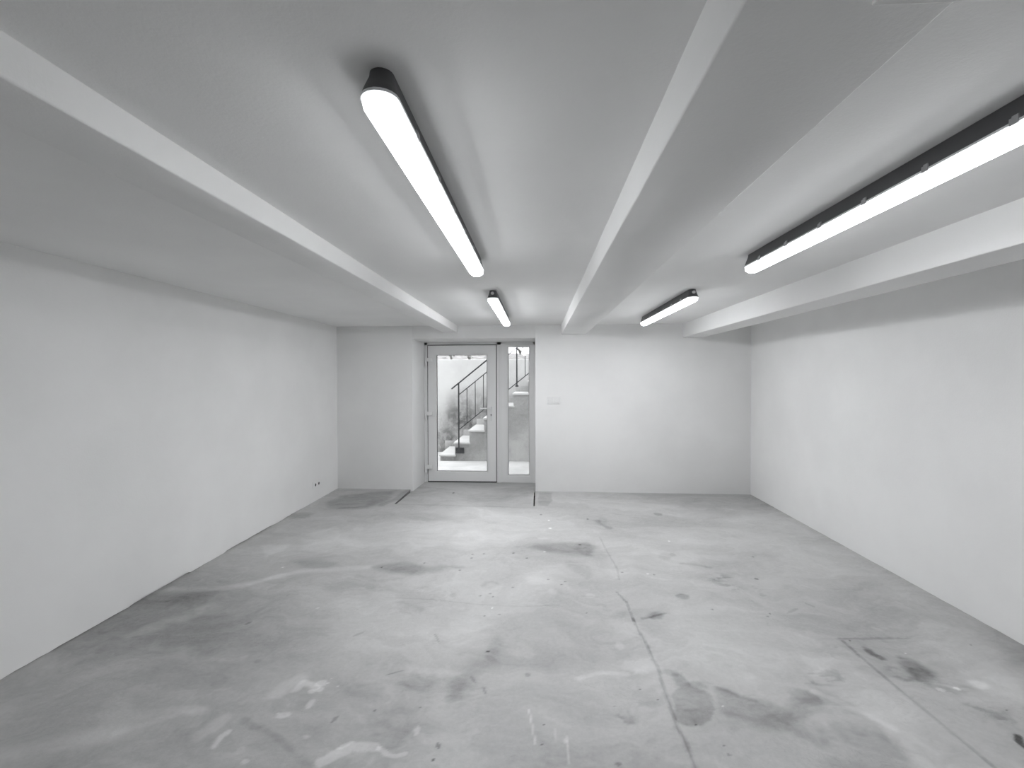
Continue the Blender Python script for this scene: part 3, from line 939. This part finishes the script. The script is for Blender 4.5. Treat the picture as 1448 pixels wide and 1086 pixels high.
# ------------------------------------------------------------------ lamps
def make_lamp():
    root = empty('ceiling_lamp')
    L = 1.90
    h = MB().stadium([(.030, 0, .030), (.031, -.012, .029), (.040, -.045, .010), (.0445, -.062, .002), (.0445, -.066, .002)], L).build('housing', M['housing'], root)
    smooth_by_angle(h, 40)
    r = MB().stadium([(.0445, -.0655, .002), (.0475, -.066, 0), (.0475, -.073, 0), (.0445, -.0735, .002)], L, cap_first=True, cap_last=True).build('rim', M['rim'], root)
    smooth_by_angle(r, 40)
    d = MB().stadium([(.0435, -.0736, .003), (.0428, -.084, .0037), (.0405, -.0945, .007)], L, cap_first=False, cap_last=False).build('diffuser', M['glow'], root)
    smooth_by_angle(d, 60)
    e = MB().stadium([(.0405, -.0945, .007), (.022, -.1075, .0255)], L, cap_first=False).build('light_strip', M['diffuser'], d)
    for s in (-1, 1):
        for k in range(6):
            y = -.72 + k * .288
            c = MB()
            c.box(s * .0465 - .003, s * .0465 + .003, y - .013, y + .013, -.076, -.056, .0015)
            c.box(s * .040 - .006, s * .040 + .006, y - .009, y + .009, -.060, -.050, .001)
            c.build('clip', M['clip'], root)
    g = MB()
    g.tube((0, -L / 2 + .05, -.030), (0, -L / 2 + .012, -.030), .014, .014)
    g.tube((0, -L / 2 + .020, -.030), (0, -L / 2 - .004, -.030), .010, .009)
    smooth_by_angle(g.build('cable_gland', M['gland'], root), 40)
    return root


def copy_tree(o, parent=None):
    c = o.copy()
    COL.objects.link(c)
    if parent is not None:
        c.parent = parent
    for ch in list(o.children):
        copy_tree(ch, c)
    return c


lamp = make_lamp()
SPOTS = [(-.388, 2.035, 'lit batten lamp nearest the viewer on the left ceiling bay, seen from its end'),
         (-.388, 4.905, 'small distant lit batten lamp on the ceiling above the glass door'),
         (1.335, 2.05, 'long lit batten lamp running out of the picture at upper right'),
         (1.335, 4.97, 'distant lit batten lamp right of the broad beam, near the far wall')]
lamps = [lamp] + [copy_tree(lamp) for _ in SPOTS[1:]]
for i, (x, y, lab) in enumerate(SPOTS):
    power = (1.05, 1.68, .88, 1.0)[i]      # per-lamp strength, tuned to balance brightness across the room
    o = lamps[i]
    o.location = (x, y, CEIL)
    strip = [c for d in o.children for c in d.children][0]
    if i:
        strip.data = strip.data.copy()
    if i in (0, 2):      # only the two far ones show their cable gland
        bpy.data.objects.remove([c for c in o.children if c.name.startswith('cable_gland')][0])
    strip.data.materials[0] = emitter('lit_strip', (.965, .977, 1.0), LAMP * power)
    tag(o, lab, 'lamp', 'batten lamps on the ceiling')


# ------------------------------------------------------------------ door, sidelight and their frame
Y0, Y1 = YD, YD + .075
fr = MB()
ZT = RZ
ZB0 = -.034
fr.box(RX0, -1.779, Y0, Y1, ZB0, ZT, .003)                 # left jamb
fr.box(RX0, RX1, Y0, Y1, 2.188, ZT, .003)                  # head
fr.box(-.655, -.585, Y0, Y1, ZB0, ZT, .003)                # mullion
fr.box(-.640, -.606, Y0 - .006, Y0 + .01, ZB0, 2.188, .003)
fr.box(-.075, RX1, Y0, Y1, ZB0, ZT, .003)                  # right jamb
fr.box(RX0, RX1, Y0 + .012, Y1, -.05, -.018, .002)         # sill
o = fr.build('trim_1', M['pvc'])
tag(o, 'white plastic outer frame around the glass door and sidelight', 'door frame', kind='structure')


def sash(x0, x1, z0, z1, gx0, gx1, gz0, gz1, y0, y1, b=.004):
    mb = MB()
    mb.box(x0, gx0, y0, y1, z0, z1, b)
    mb.box(gx1, x1, y0, y1, z0, z1, b)
    mb.box(gx0 - .006, gx1 + .006, y0 + .0005, y1, gz1, z1, b)
    mb.box(gx0 - .006, gx1 + .006, y0 + .0005, y1, z0, gz0, b)
    return mb


def bead(x0, x1, z0, z1, y, w=.014, d=.010):
    """glazing bead just inside the sash opening"""
    mb = MB()
    mb.box(x0, x0 + w, y, y + d, z0, z1, .002)
    mb.box(x1 - w, x1, y, y + d, z0, z1, .002)
    mb.box(x0, x1, y + .0004, y + d, z1 - w, z1, .002)
    mb.box(x0, x1, y + .0004, y + d, z0, z0 + w, .002)
    return mb


door = empty('door_1', (-1.22, YD, 0))
tag(door, 'white plastic door glazed full height, closed, steps seen through it', 'door', kind='structure')
off = Vector((1.22, -YD, 0))


def dchild(mb, name, mat, parent=door, smooth=None):
    o = mb.build(name, mat, parent)
    o.location = off if parent is door else (0, 0, 0)
    if smooth: smooth_by_angle(o, smooth)
    return o


DY0, DY1 = YD - .016, YD + .055
dchild(sash(-1.7675, -.664, -.008, 2.181, -1.640, -.797, .138, 2.040, DY0, DY1), 'leaf', M['pvc'])
dchild(bead(-1.640, -.797, .138, 2.040, DY0 + .014), 'glazing_bead', M['pvc'])
gk = MB()
gk.box(-1.628, -1.620, DY0 + .026, DY0 + .040, .150, 2.028)
gk.box(-.817, -.809, DY0 + .026, DY0 + .040, .150, 2.028)
gk.box(-1.628, -.809, DY0 + .027, DY0 + .039, .150, .156)
gk.box(-1.628, -.809, DY0 + .027, DY0 + .039, 2.022, 2.028)
tag(dchild(gk, 'gasket', M['gasket']), 'thin black rubber seal')
dchild(MB().box(-1.630, -.807, DY0 + .030, DY0 + .036, .148, 2.030), 'glass_pane', M['glass'])
tag(dchild(MB().box(-1.776, -.660, DY0 + .012, DY1 - .01, -.026, -.009), 'bottom_seal', M['gasket']), 'black seal under the leaf')
ps = MB()
for (a, b, c, d) in ((-1.7785, -1.7675, -.02, 2.190), (-.664, -.652, -.02, 2.190), (-1.7785, -.652, 2.181, 2.194)):
    ps.box(a, b, YD - .004, YD + .01, c, d)
tag(dchild(ps, 'gap_shade_strip', M['seal']), 'dark grey strip standing for the shaded gap round the leaf')
for zc in (1.918, 1.050, .187):
    hg = MB()
    hg.tube((-1.800, DY0 - .022, zc - .068), (-1.800, DY0 - .022, zc + .068), .014)
    hg.box(-1.800, -1.694, DY0 - .030, DY0 + .004, zc + .005, zc + .064, .004)
    hg.box(-1.814, -1.786, DY0 - .024, DY0 + .018, zc - .066, zc + .066, .003)
    dchild(hg, 'hinge', M['pvc'], smooth=40)
hd = MB()
hd.box(-.760, -.730, DY0 - .010, DY0 + .002, .97, 1.20, .005)
hp = dchild(hd, 'handle_plate', M['silver'])
lv = MB()
lv.tube((-.745, DY0 - .008, 1.173), (-.745, DY0 - .050, 1.173), .011)
lv.bar((-.735, DY0 - .050, 1.173), (-.918, DY0 - .050, 1.171), .014, .022, .004)
lvo = lv.build('lever', M['silver'], hp)
kh = MB()
kh.tube((-.745, DY0 - .013, 1.066), (-.745, DY0 - .008, 1.066), .009)
kh.box(-.749, -.741, DY0 - .0125, DY0 - .008, 1.046, 1.066)
tag(kh.build('keyhole', M['hole'], hp), 'black keyhole')

side = empty('window_1', (-.30, YD, 0))
tag(side, 'tall narrow fixed glass sidelight right of the door', 'window', kind='structure')
soff = Vector((.30, -YD, 0))


def schild(mb, name, mat):
    o = mb.build(name, mat, side)
    o.location = soff
    return o


SY0, SY1 = YD + .006, YD + .066
schild(sash(-.588, -.072, -.020, 2.192, -.484, -.122, .078, 2.158, SY0, SY1), 'window_frame', M['pvc'])
schild(bead(-.484, -.122, .078, 2.158, SY0 + .012), 'glazing_bead', M['pvc'])
gk = MB()
gk.box(-.473, -.466, SY0 + .023, SY0 + .036, .090, 2.146)
gk.box(-.140, -.133, SY0 + .023, SY0 + .036, .090, 2.146)
gk.box(-.473, -.133, SY0 + .024, SY0 + .035, .090, .096)
tag(schild(gk, 'gasket', M['gasket']), 'thin black rubber seal')
schild(MB().box(-.476, -.130, SY0 + .027, SY0 + .033, .088, 2.148), 'glass_pane', M['glass'])


# ------------------------------------------------------------------ small fittings
sw = empty('light_switch', (.2255, YB, 1.3315))
tag(sw, 'white double light switch on the far wall right of the door', 'switch')
MB().box(-.0955, .0955, -.010, 0, -.053, .053, .004).build('cover_plate', M['switch'], sw)
for s in (-1, 1):
    f = MB()
    cx = s * .044
    for (a, b, c, d) in ((cx - .037, cx - .031, -.037, .037), (cx + .031, cx + .037, -.037, .037), (cx - .037, cx + .037, -.037, -.031), (cx - .037, cx + .037, .031, .037)):
        f.box(a, b, -.014, -.009, c, d, .001)
    fo = f.build('switch_frame', M['switch'], sw)
    rk = MB()
    rk.box(cx - .029, cx + .029, -.0165, -.008, -.029, .029, .004)
    rk.build('rocker', M['switch'], fo)

sk = empty('wall_socket', (XL, 5.995, .243))
tag(sk, 'white double power socket low on the left wall near the corner', 'socket')
MB().box(0, .010, -.098, .098, -.043, .043, .004).build('cover_plate', M['switch'], sk)
for yy in (-.046, .046):
    r = MB()
    r.tube((.009, yy, 0), (.0135, yy, 0), .034, .033, 24)
    rr = r.build('socket_ring', M['switch'], sk)
    smooth_by_angle(rr, 40)
    r = MB()
    r.tube((.0130, yy, .0), (.0140, yy, .0), .019, .019, 20)
    tag(r.build('socket_well', M['hole'], rr), 'dark round socket well')


# ------------------------------------------------------------------ outside: light well with the steps
YW = YB + 1.0       # outer face of the house wall
YS = 8.80           # near face of the stair
YR = 9.88           # retaining wall face
PV = .055
o = MB().box(-5.5, 4.0, YD + .30, YR + .3, PV - .25, PV).build('pavement', M['pave'])
tag(o, 'pale pavement between the door and the outside steps', 'pavement', kind='structure')
o = MB().box(RX0 - .02, RX1 + .02, YD + .074, YD + .32, -.05, PV - .004, .004).build('trim_2', M['pave'])
tag(o, 'pale stone threshold outside the glass door', 'threshold', kind='structure')
o = MB().box(-5.5, 6.0, YR, YR + .25, PV - .3, 2.055, .01).build('retaining_wall', M['retain'])
tag(o, 'pale rendered retaining wall behind the outside steps, stained grey low down', 'wall', kind='structure')
bk = MB()
ny, nx = 14, 30
grid = []
rnd = random.Random(5)
for j in range(ny + 1):
    y = YR + .2 + j * .5
    row = []
    for i in range(nx + 1):
        x = -6 + 12 * i / nx
        z = 2.03 + .09 * min(j, 4) * .7 + rnd.uniform(-.03, .05) * (1 if j else 0)
        row.append(bk.bm.verts.new((x, y, z)))
    grid.append(row)
for A, B in zip(grid, grid[1:]):
    for i in range(nx):
        bk.bm.faces.new((A[i], A[i + 1], B[i + 1], B[i]))
tag(bk.build('ground', M['soil'], smooth=True), 'rough leaf-strewn soil above the retaining wall', 'ground', kind='structure')

stair = empty('outdoor_stair', (-1.9, YS, PV))
tag(stair, 'grey concrete outdoor steps with white treads climbing right behind the glass', 'stairs')
soff2 = Vector((1.9, -YS, -PV))
RUN, RISE = .2842, .2365
X1, Z1 = -1.902, .180
NS = 9
body = MB()
for n in range(NS):
    xa = X1 + RUN * n + .02
    xb = xa + RUN if n < NS - 1 else 4.0
    z = Z1 + RISE * n - .036
    zp = PV - .05 if n == 0 else z - RISE
    ya, yb = YS + .012, YR - .012
    body.quad([(xa, ya, PV - .05), (xb, ya, PV - .05), (xb, ya, z), (xa, ya, z)])
    body.quad([(xa, ya, zp), (xa, ya, z), (xa, yb, z), (xa, yb, zp)])
    body.quad([(xa, ya, z), (xb, ya, z), (xb, yb, z), (xa, yb, z)])
    body.quad([(xb, yb, PV - .05), (xa, yb, PV - .05), (xa, yb, z), (xb, yb, z)])
body.quad([(4.0, YS + .012, PV - .05), (4.0, YR - .012, PV - .05), (4.0, YR - .012, Z1 + RISE * (NS - 1) - .036), (4.0, YS + .012, Z1 + RISE * (NS - 1) - .036)])
bmesh.ops.remove_doubles(body.bm, verts=body.bm.verts[:], dist=.0005)
o = body.build('stair_body', M['stair'], stair); o.location = soff2
for n in range(NS):
    xa = X1 + RUN * n
    z = Z1 + RISE * n
    xb = xa + RUN + .035 if n < NS - 1 else 4.0
    t = MB().box(xa, xb, YS - .012, YR - .018, z - .036, z, .005)
    o = t.build('tread', M['tread'], stair); o.location = soff2
    u = MB().box(xa - .10 if n == 0 else xa + .02, xa + RUN + .02, YR - .030, YR - .002, z - .04 if n else PV, z + .125, .003)
    o = u.build('skirting', M['stair'], stair); o.location = soff2

rail = empty('stair_railing', (-1.51, YS - .04, .25))
tag(rail, 'dark painted steel railing along the outdoor steps', 'railing')
roff = Vector((1.51, -(YS - .04), -.25))
PY = YS - .04
SL = .8055


def rchild(mb, name):
    o = mb.build(name, M['steel'], rail); o.location = roff
    return o


XE = 1.6
rchild(MB().bar((-1.648, PY, 1.447), (XE, PY, 1.447 + (XE + 1.648) * SL), .034, .024, .004), 'handrail')
rchild(MB().bar((-1.505, PY, 1.336), (XE, PY, 1.336 + (XE + 1.505) * SL), .016, .016, .002), 'upper_rail')
rchild(MB().bar((-1.505, PY, .668), (XE, PY, .668 + (XE + 1.505) * SL), .016, .016, .002), 'lower_rail')
up = lambda x: 1.336 + (x + 1.505) * SL
lo = lambda x: .668 + (x + 1.505) * SL
hr = lambda x: 1.447 + (x + 1.648) * SL
STEP = .1595
for k in range(20):
    x = -1.511 + STEP * k
    if x > XE: break
    if k % 7 == 0:
        p = MB().box(x - .0125, x + .0125, PY - .0125, PY + .0125, .262 if k == 0 else lo(x) - .06, hr(x), .003)
        po = rchild(p, 'post')
        if k == 0:
            b = MB().box(-1.578, -1.414, PY + .018, PY + .042, .205, .315, .003)
            for bx in (-1.56, -1.432):
                for bz in (.225, .295):
                    b.tube((bx, PY + .019, bz), (bx, PY + .008, bz), .009, .009, 6)
            b.build('base_plate', M['steel'], po)
        else:
            MB().box(x - .03, x + .03, PY - .010, PY + .045, lo(x) - .075, lo(x) - .045, .002).build('base_plate', M['steel'], po)
    else:
        rchild(MB().box(x - .0065, x + .0065, PY - .0065, PY + .0065, lo(x) - (.0 if k != 1 else .0), up(x), .002), 'baluster')


def shrub(name, label, x, y, z, h, spread, nleaf, nst, seed, ls=.05, down=False):
    r = random.Random(seed)
    root = empty(name, (x, y, z))
    tag(root, label, 'shrub')
    st, lf = MB(), MB()
    for s in range(nst):
        an = r.uniform(0, 2 * math.pi)
        tip = Vector((math.cos(an) * spread * r.uniform(.4, 1), math.sin(an) * spread * r.uniform(.4, 1), h * r.uniform(.7, 1)))
        mid = tip * .5 + Vector((r.uniform(-.04, .04), 0, h * .12))
        st.tube((0, 0, -.03), mid, .010, .007, 6)
        st.tube(mid, tip, .007, .003, 5)
        for k in range(nleaf // max(1, nst)):
            t = r.uniform(.25, 1.05)
            c = (mid * (t * 2) if t < .5 else mid + (tip - mid) * (t * 2 - 1)) + Vector((r.gauss(0, .05), r.gauss(0, .05), r.gauss(0, .04)))
            a = Vector((r.gauss(0, 1), r.gauss(0, 1), r.gauss(0, .6))).normalized()
            b = a.cross(Vector((r.gauss(0, 1), r.gauss(0, 1), r.gauss(0, 1)))).normalized()
            l = ls * r.uniform(.7, 1.3)
            n = a.cross(b)
            lf.quad([c, c + a * l * .5 + b * l * .28 + n * l * .08, c + a * l, c + a * l * .5 - b * l * .28 + n * l * .08])
    st.build('stem', M['twig'], root)
    if nleaf:
        lf.build('foliage', M['leaf'], root, normals=False)
    return root


shrub('dry_weed', 'thin dry weed on the retaining wall top, left through the door glass', -1.93, 10.25, 2.05, .22, .10, 26, 4, 11, .05)
shrub('dry_weed', 'thin dry weed on the retaining wall top, right through the door glass', -1.50, 10.22, 2.05, .20, .09, 24, 4, 12, .05)
shrub('leafy_shrub', 'loose leafy shrub seen at the top of the narrow sidelight', -.42, 11.2, 2.25, .75, .50, 170, 9, 13, .09)
shrub('leafy_shrub', 'dense dark shrub at the top right corner of the sidelight', .02, 10.6, 2.12, .75, .28, 200, 8, 14, .09)
shrub('leafy_shrub', 'low pale shrub beyond the wall behind the door glass', -1.15, 11.0, 2.22, .26, .35, 90, 7, 15, .07)

# ------------------------------------------------------------------ daylight
w = bpy.data.worlds.new('overcast_sky')
SC.world = w
w.use_nodes = True
nt = w.node_tree
nt.nodes.clear()
wo = nt.nodes.new('ShaderNodeOutputWorld')
bg = nt.nodes.new('ShaderNodeBackground')
tcw = nt.nodes.new('ShaderNodeTexCoord')
nz = nt.nodes.new('ShaderNodeTexNoise')
nz.inputs['Scale'].default_value = 2.5
cr = nt.nodes.new('ShaderNodeValToRGB')
cr.color_ramp.elements[0].color = (.91, .94, 1, 1)
cr.color_ramp.elements[1].color = (1, 1, 1, 1)
nt.links.new(tcw.outputs['Generated'], nz.inputs['Vector'])
nt.links.new(nz.outputs['Fac'], cr.inputs[0])
nt.links.new(cr.outputs[0], bg.inputs['Color'])
bg.inputs['Strength'].default_value = SKY
nt.links.new(bg.outputs[0], wo.inputs[0])

# ------------------------------------------------------------------ camera
cam = bpy.data.cameras.new('camera')
cam.sensor_fit = 'HORIZONTAL'
cam.sensor_width = 36
cam.lens = 36 * 651.99 / 1448
cam.clip_start = .02
co = bpy.data.objects.new('camera', cam)
COL.objects.link(co)
yaw, pitch, roll = -.05555, -.01367, -.00226
fwd = Vector((math.sin(yaw) * math.cos(pitch), math.cos(yaw) * math.cos(pitch), math.sin(pitch)))
r0 = Vector((math.cos(yaw), -math.sin(yaw), 0))
u0 = r0.cross(fwd)
right = r0 * math.cos(roll) + u0 * math.sin(roll)
upv = u0 * math.cos(roll) - r0 * math.sin(roll)
Mx = Matrix((right, upv, -fwd)).transposed().to_4x4()
Mx.translation = (0, 0, EYE)
co.matrix_world = Mx
SC.camera = co

SC.cycles.max_bounces = 9
SC.cycles.diffuse_bounces = 7
SC.cycles.transparent_max_bounces = 16
SC.cycles.use_denoising = True
SC.view_settings.view_transform = 'Standard'
SC.view_settings.look = 'None'
SC.view_settings.exposure = 0
SC.view_settings.gamma = 1
SC.view_settings.use_curve_mapping = False
